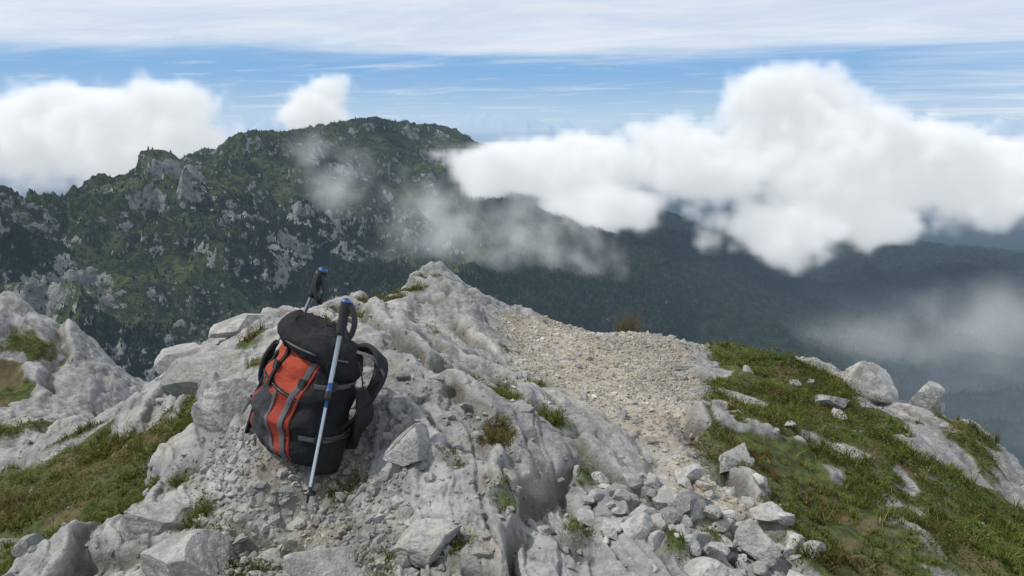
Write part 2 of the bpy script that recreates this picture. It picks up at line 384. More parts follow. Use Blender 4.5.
def samp(n,box,fn):
    x=rng.uniform(box[0],box[1],n);y=rng.uniform(box[2],box[3],n)
    k=rng.uniform(0,1,n)<fn(x,y);x=x[k];y=y[k]
    return np.stack([x,y,Zat(x,y)],-1)
p1=samp(55000,(-0.4,1.8,2.8,7.4),lambda x,y:Mat(x,y,mp)*(0.30+0.6*(fbm(x*2,y*2,5,3)>0)))
scatter('gravel',p1,rng.lognormal(math.log(0.0080),0.50,len(p1)),small,M_rock,warm=1.3,tintr=(1.0,1.5))
p2=samp(16000,(-1.5,0.1,2.1,3.6),lambda x,y:Mat(x,y,ms)*0.6+0.04)
scatter('scree',p2,np.clip(rng.lognormal(math.log(0.010),0.6,len(p2)),0.004,0.04),small,M_rock,warm=0.6,tintr=(0.85,1.25))
p3=samp(11000,(-3.5,3.2,2.0,7),lambda x,y:np.clip(0.05+0.7*Mat(x,y,cr2)+0.3*Mat(x,y,mp),0,1)*(1-0.9*Mat(x,y,mg)))
scatter('loose_stones',p3,np.clip(rng.lognormal(math.log(0.012),0.6,len(p3)),0.005,0.05),small,M_rock,warm=0.3,tintr=(0.85,1.25))
p4=samp(560,(-1.5,1.2,2.1,3.9),lambda x,y:0.10+0.6*Mat(x,y,ms)+0.2*Mat(x,y,mp))
scatter('rubble',p4,np.clip(rng.lognormal(math.log(0.030),0.4,len(p4)),0.015,0.08),med,M_rock,smooth=False,warm=0.3,tintr=(0.9,1.2))
hx=rng.normal(0.74,0.22,120);hy=rng.normal(2.95,0.18,120)
p5=np.stack([hx,hy,Zat(hx,hy)],-1)
scatter('stone_heap',p5,np.clip(rng.lognormal(math.log(0.040),0.45,120),0.015,0.09),med,M_rock,warm=0.25,tintr=(1.15,1.55),sink=0.1)
p6=samp(900,(-3.4,3.4,2.3,6.4),lambda x,y:0.16*Mat(x,y,mg)*(fbm(x*1.2,y*1.2,95,2)>0.0))
scatter('turf_stones',p6,np.clip(rng.lognormal(math.log(0.04),0.5,len(p6)),0.02,0.12),med,M_rock,warm=0.2,tintr=(0.9,1.15),sink=0.25)

def boulder(x,y,z,sx,sy,sz,seed,rz=0,tilt=(0,0),cuts=18,t=1.0,nm='boulder'):
    V,F=stone(6,seed,cuts,0.05)
    V=V+ (V/np.linalg.norm(V,axis=1)[:,None])*(0.035*n3(V,5,seed+25)+0.018*n3(V,22,seed+20)-0.03*sstep(0.78,0.95,ridged(V[:,0]*2.3+V[:,2],V[:,1]*2.3-V[:,2],seed+40,3)))[:,None]
    V=V*np.array([sx,sy,sz])
    Mt=np.array(Matrix.Rotation(rz,3,'Z')@Matrix.Rotation(tilt[0],3,'X')@Matrix.Rotation(tilt[1],3,'Y'))
    V=V@Mt.T+np.array([x,y,z])
    T=np.tile([t,t*0.99,t*0.965],(len(V),1))
    return mesh_np(nm,V,F,[M_rock],True,{'tint':T})
BL=[ # x,y,dz,sx,sy,sz,seed,rz
(2.58,5.7,0.20,0.38,0.28,0.34,11,0.4),(3.10,5.75,0.12,0.22,0.17,0.20,12,1.0),(2.05,5.0,0.0,0.17,0.14,0.09,13,0.2),
(1.35,4.6,-0.02,0.28,0.12,0.08,14,-0.5),(-1.30,3.60,0.06,0.26,0.22,0.20,15,0.4),(-1.42,3.0,0.02,0.24,0.17,0.14,16,0.9),(-1.15,2.62,0.03,0.22,0.2,0.12,17,0.1),
(-0.62,2.52,0.02,0.18,0.13,0.08,18,0.3),(-0.30,2.60,0.02,0.22,0.14,0.09,19,-0.6),(-0.40,3.02,0.04,0.18,0.13,0.11,21,0.8),
(-1.62,4.2,0.04,0.30,0.22,0.16,22,0.5),(-1.75,5.3,-0.02,0.30,0.26,0.14,23,0.9),(-1.38,5.5,0.0,0.26,0.25,0.14,24,0.1),
(-2.25,5.4,0.02,0.26,0.26,0.18,26,0.2),(1.75,6.7,0.03,0.25,0.15,0.07,29,0.1),
(0.70,3.02,0.05,0.12,0.10,0.09,31,0.5),(3.5,4.9,0.0,0.3,0.3,0.2,32,0.5),(0.95,2.85,0.04,0.11,0.09,0.08,33,1.5),(-0.98,3.42,0.02,0.17,0.15,0.16,34,0.5),
(-2.3,3.3,0.0,0.16,0.13,0.1,35,0.5),(-2.1,2.9,0.0,0.14,0.12,0.09,36,1.1),(1.05,3.55,-0.01,0.15,0.12,0.08,37,0.3),(1.2,5.3,-0.01,0.16,0.1,0.06,38,0.3)]
for (x,y,dz,sx,sy,sz,sd,rz) in BL:
    z=float(Zat(np.array([x]),np.array([y]))[0]);z=0.5*z+0.5*float(Hbase(np.array([x]),np.array([y]))[0])
    boulder(x,y,z+dz*0.5,sx,sy,sz,sd,rz,(rng.normal(0,.15),rng.normal(0,.15)),t=rng.uniform(1.0,1.15))

# ---------------------------------------------------------------- grass
def blades(name,pos,h,lean,cols,width=0.0022,seg=3):
    n=len(pos)
    a=rng.uniform(0,2*np.pi,n);wd=width*rng.uniform(0.7,1.4,n)
    V=np.zeros((n,seg*2+1,3),np.float32)
    px,py=-np.sin(a),np.cos(a)
    b=a+rng.normal(0,0.7,n)
    for k in range(seg+1):
        t=k/seg
        ox=np.cos(b)*lean*h*t**1.8;oy=np.sin(b)*lean*h*t**1.8;oz=h*(t-0.35*lean*t*t)
        cx=pos[:,0]+ox;cy=pos[:,1]+oy;cz=pos[:,2]+oz-0.004
        if k<seg:
            w=wd*(1-0.75*t)
            V[:,2*k]=np.stack([cx-px*w,cy-py*w,cz],-1);V[:,2*k+1]=np.stack([cx+px*w,cy+py*w,cz],-1)
        else: V[:,2*seg]=np.stack([cx,cy,cz],-1)
    m=2*seg+1;F=[]
    for k in range(seg-1):
        F+= [[2*k,2*k+1,2*k+3],[2*k,2*k+3,2*k+2]]
    F+=[[2*seg-2,2*seg-1,2*seg]]
    F=np.array(F);FF=(F[None]+(np.arange(n)*m)[:,None,None]).reshape(-1,3)
    T=np.repeat(cols,m,0)
    return mesh_np(name,V.reshape(-1,3),FF,[M_plant],True,{'tint':T})
def plantcols(x,y,n,dry=0.12):
    g=np.array([[0.095,0.135,0.024],[0.14,0.18,0.036],[0.06,0.095,0.02],[0.18,0.20,0.06]])
    c=g[rng.integers(0,4,n)]
    f=sstep(0.05,0.4,fbm(x*1.6,y*1.6,71,4)+rng.normal(0,0.1,n))[:,None]
    c=c*(1-0.7*f)+np.array([0.18,0.115,0.055])*0.7*f
    f2=sstep(0.1,0.4,fbm(x*2.7,y*2.7,72,3)+rng.normal(0,0.05,n))[:,None]
    c=c*(1-0.45*f2)
    dr=rng.uniform(0,1,n)<dry
    c[dr]=np.array([0.30,0.25,0.12])*rng.uniform(0.6,1.2,(dr.sum(),1))
    return c*rng.uniform(0.7,1.25,(n,1))
def tufts(n,box,per,dens,hm):
    c=samp(n,box,dens)
    k=rng.integers(per[0],per[1],len(c));P=np.repeat(c,k,0)
    big=np.exp(0.5*fbm(c[:,0]*2.5,c[:,1]*2.5,88,3)*2)
    hh=np.repeat(rng.lognormal(math.log(hm),0.35,len(c))*big,k)*rng.uniform(0.5,1.2,len(P))
    rad=np.abs(rng.normal(0,0.018,len(P)));aa=rng.uniform(0,6.28,len(P))
    P[:,0]+=rad*np.cos(aa);P[:,1]+=rad*np.sin(aa);P[:,2]=Zat(P[:,0],P[:,1])
    return P,hh
dg=lambda x,y:Mat(x,y,mg)*(0.10+0.90*sstep(-0.15,0.2,fbm(x*4.0,y*4.0,81,3)))
Pa,ha=tufts(11000,(0.7,4.2,2.2,6.8),(12,24),dg,0.036)
Pb,hb_=tufts(7500,(-3.6,-1.2,2.2,5.2),(12,24),dg,0.040)
Pc,hc_=tufts(8500,(-1.3,0.9,2.2,6.8),(14,28),lambda x,y:Mat(x,y,mg),0.034)
Pd,hd_=tufts(4500,(-6.5,-2.4,4.8,8.8),(10,18),dg,0.055)
P=np.vstack([Pa,Pb,Pc,Pd]);h=np.r_[ha,hb_,hc_,hd_]
blades('grass',P,h,rng.uniform(0.2,1.1,len(P)),plantcols(P[:,0],P[:,1],len(P)))
def leaves(name,P,s,cols):
    n=len(P);a=rng.uniform(0,6.28,n);nz=rng.normal(0,0.6,(n,3));nz[:,2]=1;nz/=np.linalg.norm(nz,axis=1)[:,None]
    t=np.stack([np.cos(a),np.sin(a),np.zeros(n)],-1);t-= (t*nz).sum(1)[:,None]*nz;t/=np.linalg.norm(t,axis=1)[:,None];b=np.cross(nz,t)
    V=np.stack([P-t*s[:,None],P+b*s[:,None]*0.45,P+t*s[:,None],P-b*s[:,None]*0.45],1).reshape(-1,3)
    F=np.arange(4*n).reshape(-1,4)
    return mesh_np(name,V,F,[M_plant],False,{'tint':np.repeat(cols,4,0)})
dm=lambda x,y:Mat(x,y,mg)*sstep(-0.10,0.2,fbm(x*2.4,y*2.4,82,3))
Pl=np.vstack([samp(190000,(0.7,4.0,2.2,6.8),dm),samp(80000,(-3.6,-1.2,2.2,5.2),dm),samp(55000,(-1.3,0.9,2.2,6.6),lambda x,y:Mat(x,y,mg)),samp(50000,(-6.5,-2.4,4.8,8.8),dm)])
Pl[:,2]+=rng.uniform(0,0.035,len(Pl))*(0.3+sstep(-.2,.4,fbm(Pl[:,0]*7,Pl[:,1]*7,83,3))*3.0)
leaves('creeping_shrub',Pl,rng.uniform(0.004,0.009,len(Pl)),plantcols(Pl[:,0]+9,Pl[:,1],len(Pl),0.05)*0.85)
n=260;q=np.zeros((n,3));q[:,0]=rng.normal(1.0,0.06,n);q[:,1]=rng.normal(6.75,0.05,n);q[:,2]=Zat(q[:,0],q[:,1])
blades('dry_grass_tuft',q,rng.uniform(0.12,0.34,n),rng.uniform(0.1,0.7,n),np.tile([0.17,0.145,0.085],(n,1))*rng.uniform(0.6,1.3,(n,1)),0.0018)

# ---------------------------------------------------------------- far terrain
RA=[(-1500,900,-150),(-1072,1300,-128),(-954,1500,-132),(-900,1600,-156),(-850,1700,-150),(-815,1790,-118),(-783,1850,-60),(-745,1930,-100),(-708,2100,-90),(-745,2260,-8),(-647,2500,10),(-484,2800,44),(-336,3000,30),(-216,3100,12),(-133,3200,-84),(31,3100,-339),(176,2900,-539),(291,2600,-630)]
RS1=[(-216,3100,3),(-190,2800,-140),(-120,2500,-260),(10,2250,-380),(120,2000,-490)]
RS2=[(-708,2100,-92),(-580,1950,-200),(-450,1800,-310),(-320,1600,-420)]
RS3=[(-484,2800,39),(-410,2500,-130),(-340,2250,-250),(-220,2000,-380)]
RS4=[(-850,1700,-164),(-700,1550,-280),(-520,1350,-400)]
RB=[(350,4500,-720),(571,4200,-682),(921,3900,-574),(1210,3600,-507),(1440,3300,-456),(1510,3100,-448),(1636,2900,-471),(1747,2700,-483),(1865,2300,-485),(2300,1800,-500)]
RC=[(-1500,9000,-560),(536,9000,-700),(3390,7000,-811),(4169,6500,-875),(5184,6000,-884)]
def ridge(x,y,pts,slope):
    best=np.full(x.shape,-1e9)
    for (ax,ay,ah),(bx,by,bh) in zip(pts[:-1],pts[1:]):
        ex,ey=bx-ax,by-ay
        t=np.clip(((x-ax)*ex+(y-ay)*ey)/(ex*ex+ey*ey),0,1)
        d=np.hypot(x-ax-t*ex,y-ay-t*ey)
        best=np.maximum(best,ah+(bh-ah)*t-slope*d)
    return best
def Hfar(x,y):
    r=np.hypot(x,y)
    wx=x+70*fbm(x/200,y/200,300,3);wy=y+70*fbm(x/200,y/200,299,3)
    sp=ridged(wx/280,wy/280,301,5,0.45)-0.72
    sp2=ridged(wx/110,wy/110,305,4,0.5)-0.66
    crest=ridge(x,y,RA,0.66)
    low=ridge(x,y,RA,0.36)-60
    hA=np.maximum.reduce([crest,low,ridge(x,y,RS1,0.6),ridge(x,y,RS2,0.66),ridge(x,y,RS3,0.66),ridge(x,y,RS4,0.55)])
    cd=ridge(x,y,RA,0.62)-ridge(x,y,RA,0.0)
    dep=np.clip(-cd/260,0,1)
    e=1-0.70*sstep(-350,0,x)
    hA=hA+(sp*230*e+12)*dep+(sp2*85*e+7)*np.clip(dep*1.5+0.10,0,1)+fbm(x/25,y/25,310,4)*(4+5*e)
    # broken cliff bands
    q=(hA+0.22*x-0.08*y+60*fbm(x/170,y/170,312,4))/75.0
    f=q-np.floor(q)
    pm=sstep(-0.12,0.22,fbm(x/210+4,y/210,313,4))*e
    hA=hA+75*(sstep(0.55,0.9,f)-f)*0.42*pm*sstep(-520,-380,hA)
    hB=ridge(x,y,RB,0.13)+(sp+0.1)*110+(sp2+0.08)*30
    hC=ridge(x,y,RC,0.10)+fbm(x/900,y/900,320,5)*90
    fl=-900+fbm(x/2500,y/2500,330,5)*120+0.0*r
    alps=-1150+ridged(x/6000,y/6000,340,6,0.5)**1.5*2050
    k=sstep(18000,30000,r)
    fl=fl*(1-k)+alps*k
    near=-4-0.85*(r-11.0)+fbm(x/20,y/20,350,4)*np.clip(r*0.06,0,10)
    near=np.where(r<60,near,near+sp2*25*sstep(60,200,r))
    return np.maximum.reduce([hA,hB,hC,fl,near])
NR2,NC2=760,1100
kn=np.array([12,40,150,700,1300,4500,9000,20000,52000.]);kc=np.array([0,25,60,110,170,560,640,690,759])
r2=np.exp(np.interp(np.arange(NR2),kc,np.log(kn)))
az2=np.linspace(-math.radians(55),math.radians(55),NC2)
R2,T2=np.meshgrid(r2,az2,indexing='ij');fx=R2*np.sin(T2);fy=R2*np.cos(T2)
fz=Hfar(fx,fy)
dzr=np.gradient(fz,axis=0)/np.gradient(R2,axis=0);dza=np.gradient(fz,axis=1)/(R2*(az2[1]-az2[0]))
sl=np.hypot(dzr,dza)
band=fbm(fx/130,fy/130,401,5)
rockm=np.clip(sstep(0.9,1.9,sl)*0.50+0.38*sstep(0.0,0.5,band)-0.04,0,1)*sstep(-620,-350,fz)
forest=sstep(-0.15,0.25,fbm(fx/240,fy/240,402,5)*1.5+ (-fz-170)/300.0)
forest=np.where(fx>300,1.0,forest)
rockm*=np.where(fx>400,0.1,1)
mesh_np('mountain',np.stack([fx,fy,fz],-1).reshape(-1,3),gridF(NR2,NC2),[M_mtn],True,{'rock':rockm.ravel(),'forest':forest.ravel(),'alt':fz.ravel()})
nt=180000
ii=rng.uniform(150,600,nt);jj=rng.uniform(0,NC2-1.01,nt);jj=np.where(rng.uniform(0,1,nt)<0.8,jj*0.62,jj)
i0=ii.astype(int);j0=jj.astype(int)
fo=forest[i0,j0];rk_=rockm[i0,j0]
keep=(rng.uniform(0,1,nt)<(0.14+0.86*fo)*(1-0.85*rk_))&(fz[i0,j0]>-780)
i0=i0[keep];j0=j0[keep];fi=(ii[keep]-i0)[:,None];fj=(jj[keep]-j0)[:,None]
G=np.stack([fx,fy,fz],-1)
tp=(G[i0,j0]*(1-fi)+G[i0+1,j0]*fi)*(1-fj)+(G[i0,j0+1]*(1-fi)+G[i0+1,j0+1]*fi)*fj
nt=len(tp);th=rng.uniform(3.5,9.5,nt)*np.where(tp[:,2]<-450,1.3,1.0);tr=th*rng.uniform(0.2,0.32,nt)
aa=rng.uniform(0,6.28,nt)
V=np.zeros((nt,9,3))
for k in range(4):
    ang=aa+k*np.pi/2;V[:,k]=tp+np.stack([tr*np.cos(ang),tr*np.sin(ang),th*0.05-1.5],-1)
    V[:,4+k]=tp+np.stack([tr*0.62*np.cos(ang+.7),tr*0.62*np.sin(ang+.7),th*0.45],-1)
V[:,8]=tp+np.stack([tr*0,tr*0,th],-1)
F=[]
for k in range(4):
    F+=[[k,(k+1)%4,4+k],[(k+1)%4,4+(k+1)%4,4+k],[4+k,4+(k+1)%4,8]]
F=np.array(F);FF=(F[None]+(np.arange(nt)*9)[:,None,None]).reshape(-1,3)
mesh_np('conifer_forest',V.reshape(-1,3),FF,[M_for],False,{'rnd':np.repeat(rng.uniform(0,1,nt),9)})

# ---------------------------------------------------------------- clouds (volumes)
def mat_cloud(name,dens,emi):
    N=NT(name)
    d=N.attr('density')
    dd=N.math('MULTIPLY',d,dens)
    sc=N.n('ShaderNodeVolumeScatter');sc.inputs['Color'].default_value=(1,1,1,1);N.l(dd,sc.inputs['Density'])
    em=N.n('ShaderNodeEmission');em.inputs[0].default_value=(0.93,0.97,1.0,1);N.l(N.math('MULTIPLY',dd,emi),em.inputs[1])  # added glow stands in for light scattered many times inside the cloud
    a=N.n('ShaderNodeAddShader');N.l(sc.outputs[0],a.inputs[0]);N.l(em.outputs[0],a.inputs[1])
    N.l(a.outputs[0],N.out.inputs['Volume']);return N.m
def cloud(name,blobs,vox,mat,nscale=0.004,namp=0.9,soft=0.35,seed=0.0,pw=1.2,vor=0.5):
    B=np.array(blobs,float);mn=(B[:,:3]-B[:,3:]*1.25).min(0);mx=(B[:,:3]+B[:,3:]*1.25).max(0)
    ng=bpy.data.node_groups.new(name+'_gn','GeometryNodeTree')
    ng.interface.new_socket('Geometry',in_out='OUTPUT',socket_type='NodeSocketGeometry')
    def nn(t,**k):
        n=ng.nodes.new(t)
        for a,b in k.items(): setattr(n,a,b)
        return n
    L=ng.links.new
    out=nn('NodeGroupOutput');pos=nn('GeometryNodeInputPosition').outputs[0]
    def mth(op,a,b,clamp=False):
        n=nn('ShaderNodeMath',operation=op,use_clamp=clamp)
        for i,v in enumerate((a,b)):
            if isinstance(v,(int,float)): n.inputs[i].default_value=v
            else: L(v,n.inputs[i])
        return n.outputs[0]
    cur=None
    for b in B:
        s=nn('ShaderNodeVectorMath',operation='SUBTRACT');L(pos,s.inputs[0]);s.inputs[1].default_value=b[:3]
        d=nn('ShaderNodeVectorMath',operation='DIVIDE');L(s.outputs[0],d.inputs[0]);d.inputs[1].default_value=b[3:]
        l=nn('ShaderNodeVectorMath',operation='LENGTH');L(d.outputs[0],l.inputs[0])
        v=mth('SUBTRACT',1.0,l.outputs['Value'])
        if cur is None: cur=v
        else:
            n=nn('ShaderNodeMath',operation='SMOOTH_MAX');L(cur,n.inputs[0]);L(v,n.inputs[1]);n.inputs[2].default_value=0.15;cur=n.outputs[0]
    off=nn('ShaderNodeVectorMath',operation='ADD');L(pos,off.inputs[0]);off.inputs[1].default_value=(seed*913,seed*377,seed*151)
    nz=nn('ShaderNodeTexNoise');L(off.outputs[0],nz.inputs['Vector']);nz.inputs['Scale'].default_value=nscale;nz.inputs['Detail'].default_value=7;nz.inputs['Roughness'].default_value=0.64;nz.inputs['Distortion'].default_value=0.3
    vo=nn('ShaderNodeTexVoronoi',feature='SMOOTH_F1');L(off.outputs[0],vo.inputs['Vector']);vo.inputs['Scale'].default_value=nscale*2.2
    try: vo.inputs['Detail'].default_value=2.0
    except: pass
    a=mth('MULTIPLY',mth('SUBTRACT',nz.outputs[0],0.5),namp*2)
    b2=mth('MULTIPLY',mth('SUBTRACT',0.45,vo.outputs['Distance']),namp*vor)
    tot=mth('ADD',mth('ADD',cur,a),b2)
    tot=mth('MULTIPLY',tot,1.0/soft)
    cl=nn('ShaderNodeClamp');L(tot,cl.inputs[0])
    edge=nn('ShaderNodeClamp');L(mth('MULTIPLY',mth('ADD',cur,0.22),6.0),edge.inputs[0])   # fade out before the grid's own limits
    den=mth('MULTIPLY',mth('POWER',cl.outputs[0],pw),edge.outputs[0])
    vc=nn('GeometryNodeVolumeCube');L(den,vc.inputs['Density'])
    vc.inputs['Min'].default_value=mn;vc.inputs['Max'].default_value=mx
    for ax,i in zip('XYZ',range(3)): vc.inputs['Resolution '+ax].default_value=max(8,int((mx[i]-mn[i])/vox))
    sm=nn('GeometryNodeSetMaterial');sm.inputs['Material'].default_value=mat
    L(vc.outputs[0],sm.inputs[0]);L(sm.outputs[0],out.inputs[0])
    me=bpy.data.meshes.new(name);ob=bpy.data.objects.new(name,me);scn.collection.objects.link(ob)
    me.materials.append(mat)
    md=ob.modifiers.new('cloud','NODES');md.node_group=ng
    return ob
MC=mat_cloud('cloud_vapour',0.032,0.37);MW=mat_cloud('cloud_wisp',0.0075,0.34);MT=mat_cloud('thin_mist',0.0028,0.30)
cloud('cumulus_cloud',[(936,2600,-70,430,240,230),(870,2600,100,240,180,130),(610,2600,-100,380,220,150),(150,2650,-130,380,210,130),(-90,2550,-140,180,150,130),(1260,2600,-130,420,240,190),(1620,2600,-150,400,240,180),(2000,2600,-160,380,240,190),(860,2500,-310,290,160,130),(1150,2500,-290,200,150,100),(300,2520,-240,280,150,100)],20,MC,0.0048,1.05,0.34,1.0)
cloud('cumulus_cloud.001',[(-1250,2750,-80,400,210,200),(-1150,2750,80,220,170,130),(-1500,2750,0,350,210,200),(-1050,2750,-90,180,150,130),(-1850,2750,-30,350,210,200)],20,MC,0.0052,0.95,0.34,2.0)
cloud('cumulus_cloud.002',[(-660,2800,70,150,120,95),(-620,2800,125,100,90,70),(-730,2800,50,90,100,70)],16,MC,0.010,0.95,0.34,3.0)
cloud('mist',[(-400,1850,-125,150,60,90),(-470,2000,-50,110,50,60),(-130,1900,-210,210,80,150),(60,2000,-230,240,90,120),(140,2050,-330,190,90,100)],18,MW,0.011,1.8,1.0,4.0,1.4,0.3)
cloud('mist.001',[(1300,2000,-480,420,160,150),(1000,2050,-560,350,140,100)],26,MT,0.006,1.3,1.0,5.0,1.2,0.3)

# ---------------------------------------------------------------- backpack
K_black=mat_cloth('black_nylon',(0.016,0.016,0.018));K_dark=mat_cloth('charcoal_nylon',(0.045,0.047,0.051));K_red=mat_cloth('red_nylon',(0.30,0.040,0.024),rough=0.7,var=0.4)
K_or=mat_cloth('orange_nylon',(0.40,0.062,0.03),rough=0.7,var=0.4);K_grey=mat_cloth('grey_webbing',(0.12,0.12,0.125),scale=400);K_mesh=mat_cloth('foam_mesh',(0.026,0.026,0.028),scale=300)
K_pl=mat_simple('black_plastic',(0.02,0.02,0.02),0.35);K_al=mat_simple('brushed_aluminium',(0.62,0.64,0.68),0.3,0.9);K_bl=mat_simple('blue_plastic',(0.02,0.09,0.30),0.35);K_cork=mat_simple('grip_foam',(0.02,0.02,0.022),0.8)
pack=bpy.data.objects.new('backpack',None);scn.collection.objects.link(pack)
HT=0.56
def prof(t):
    w=np.interp(t,[0,0.03,0.10,0.3,0.6,0.82,0.93,1.0],[0.11,0.160,0.192,0.208,0.192,0.16,0.12,0.05])
    d=np.interp(t,[0,0.03,0.10,0.3,0.6,0.82,0.93,1.0],[0.07,0.10,0.125,0.14,0.125,0.10,0.075,0.03])
    return w,d
def bodyP(t,ph,inf=0.0):
    w,d=prof(t);e=2/2.5
    c,s=np.cos(ph),np.sin(ph)
    X=(w+inf)*np.sign(c)*np.abs(c)**e;Y=(d+inf)*np.sign(s)*np.abs(s)**e
    Y=np.where(Y>0,Y*0.75,Y*1.1)       # flat back, full front (front is -Y)
    Z=HT*t
    wr=0.014*fbm(ph*2.0,t*6,500,4)+0.007*np.sin(t*30+3*np.sin(ph*2)+2*fbm(ph*1.5,t*3,502,2))*sstep(0.1,0.5,np.abs(np.sin(ph*1.5)))
    X=X+wr*np.cos(ph);Y=Y+wr*np.sin(ph)-0.02*np.sin(np.pi*t)
    return X,Y,Z
nt_,np_=170,240
t=np.linspace(0,1,nt_);ph=np.linspace(0,2*np.pi,np_,endpoint=False)
Tm,Pm=np.meshgrid(t,ph,indexing='ij')
X,Y,Z=bodyP(Tm,Pm)
i=np.arange(nt_*np_).reshape(nt_,np_);i2=np.roll(i,-1,1)
F=np.stack([i[:-1],i2[:-1],i2[1:],i[1:]],-1).reshape(-1,4)
tt=(Tm[:-1]+0.5/nt_).ravel();pp=((Pm[:-1]+np.pi/np_)-1.5*np.pi).ravel()
U=np.clip(pp/1.05,-9,9)
mi=np.zeros(len(tt),int)
ax_=U+0.16*np.sin(tt*5.0-0.4)                     # S-curved panel axis
front=(U>-0.95)&(tt>0.06)&(tt<0.84)
mi[front&(ax_<0.40)]=1
mi[front&(tt>0.52)&(ax_<0.22)&(U>-0.84)]=2
mi[front&(ax_>-0.60)&(ax_<0.06)&(tt<0.50-0.14*(ax_+0.3))]=3
mi[front&(ax_>0.00)&(ax_<0.06)&(tt<0.50)]=4
mi[front&(ax_>0.24)&(ax_<0.32)]=0
mi[front&(U<-0.88)]=0
mi[front&(tt>0.50-0.05*U)&(tt<0.53-0.05*U)&(ax_<0.40)]=0
mi[front&(U>-0.40)&(U<-0.30)&(tt>0.5)]=0
mesh_np('body',np.stack([X,Y,Z],-1).reshape(-1,3),F,[K_black,K_red,K_or,K_dark,K_grey],True,midx=mi,parent=pack)
def tube(name,pts,r,mat,parent,closed=False,res=8):
    cu=bpy.data.curves.new(name,'CURVE');cu.dimensions='3D';cu.bevel_depth=r;cu.bevel_resolution=3;cu.resolution_u=res
    s=cu.splines.new('NURBS');s.points.add(len(pts)-1);s.order_u=min(4,len(pts));s.use_endpoint_u=True;s.use_cyclic_u=closed
    for k,q in enumerate(pts): s.points[k].co=(*q,1)
    cu.materials.append(mat);ob=bpy.data.objects.new(name,cu);scn.collection.objects.link(ob);ob.parent=parent;return ob
def ribbon(name,pts,nrm,w,th,mat,parent,n=40):
    pts=np.array(pts,float);k=np.linspace(0,len(pts)-1,n)
    def cr(P,u):
        i=np.clip(np.floor(u).astype(int),0,len(P)-2);f=(u-i)[:,None]
        a=P[np.clip(i-1,0,len(P)-1)];b=P[i];c=P[i+1];d=P[np.clip(i+2,0,len(P)-1)]
        return 0.5*((2*b)+(-a+c)*f+(2*a-5*b+4*c-d)*f*f+(-a+3*b-3*c+d)*f**3)
    c=cr(pts,k);N_=cr(np.array(nrm,float) if np.ndim(nrm)==2 else np.tile(np.array(nrm,float),(len(pts),1)),k)
    T=np.gradient(c,axis=0);T/=np.linalg.norm(T,axis=1)[:,None]
    N_-= (N_*T).sum(1)[:,None]*T;N_/=np.linalg.norm(N_,axis=1)[:,None];S=np.cross(T,N_)
    w=np.interp(k/(len(pts)-1),np.linspace(0,1,len(np.atleast_1d(w))),np.atleast_1d(w)) if np.ndim(w) else np.full(n,w)
    prof8=[(-1,-.6),(-.85,-1),(.85,-1),(1,-.6),(1,.6),(.85,1),(-.85,1),(-1,.6)]
    V=np.stack([c+S*(a*w/2)[:,None]+N_*(b*th/2) for a,b in prof8],1).reshape(-1,3)
    F=[]
    for q in range(n-1):
        for m in range(8): F.append([q*8+m,q*8+(m+1)%8,(q+1)*8+(m+1)%8,(q+1)*8+m])
    F+=[[0,1,2,3],[0,3,4,7],[4,5,6,7]];o=(n-1)*8;F+=[[o,o+3,o+2,o+1],[o,o+7,o+4,o+3],[o+4,o+7,o+6,o+5]]
    return mesh_np(name,V,F,[mat],True,parent=parent)
def onbody(pairs,inf):
    out=[];nr=[]
    for U_,t_ in pairs:
        ph_=np.array([U_*1.05+1.5*np.pi]);a=bodyP(np.array([t_]),ph_,inf);b=bodyP(np.array([t_]),ph_,inf+0.02)
        p=np.array([q[0] for q in a]);p2=np.array([q[0] if hasattr(q,'__len__') else q for q in b]);out.append(p);nr.append((p2-p)/np.linalg.norm(p2-p))
    return np.array(out),np.array(nr)
sx_=lambda q:0.16*math.sin(q*5.0-0.4)
for nm,pr,rad,mt in [('zip_piping',[(0.41-sx_(q),q) for q in np.linspace(0.06,0.84,14)],0.005,K_red),
                     ('pocket_zip',[(-0.9+0.1*q,0.515-0.05*(-0.9+0.1*q)) for q in range(13)],0.0035,K_pl),
                     ('side_seam',[(-0.97,q) for q in np.linspace(0.06,0.86,10)],0.0045,K_dark),
                     ('pocket_seam',[(0.06-sx_(q),q) for q in np.linspace(0.06,0.50,10)],0.0035,K_grey)]:
    pts,_=onbody(pr,0.002);tube(nm,pts,rad,mt,pack)
pr=[(0.28-sx_(q),q) for q in np.linspace(0.04,0.90,14)]
pts,nr=onbody(pr,0.006);ribbon('front_strap',pts,nr,0.022,0.003,K_grey,pack)
pr=[(-0.35,q) for q in np.linspace(0.50,0.93,8)]
pts,nr=onbody(pr,0.006);ribbon('lid_strap',pts,nr,0.02,0.003,K_black,pack)
for t0 in(0.30,0.68):
    pr=[(q,t0+0.05*(q-1.2)) for q in np.linspace(0.5,2.0,10)];pts,nr=onbody(pr,0.006);ribbon('compression_strap',pts,nr,0.02,0.003,K_grey,pack)
    pr=[(-q,t0+0.03*(q-1.2)) for q in np.linspace(0.85,2.0,10)];pts,nr=onbody(pr,0.006);ribbon('compression_strap',pts,nr,0.02,0.003,K_black,pack)
def bbox(name,c,s,mat,parent,rot=(0,0,0)):
    bm=bmesh.new();bmesh.ops.create_cube(bm,size=1);bmesh.ops.scale(bm,vec=s,verts=bm.verts)
    bmesh.ops.bevel(bm,geom=bm.edges[:],offset=min(s)*0.3,segments=2,affect='EDGES')
    me=bpy.data.meshes.new(name);bm.to_mesh(me);bm.free();me.materials.append(mat)
    ob=bpy.data.objects.new(name,me);scn.collection.objects.link(ob);ob.parent=parent;ob.location=c;ob.rotation_euler=rot;return ob
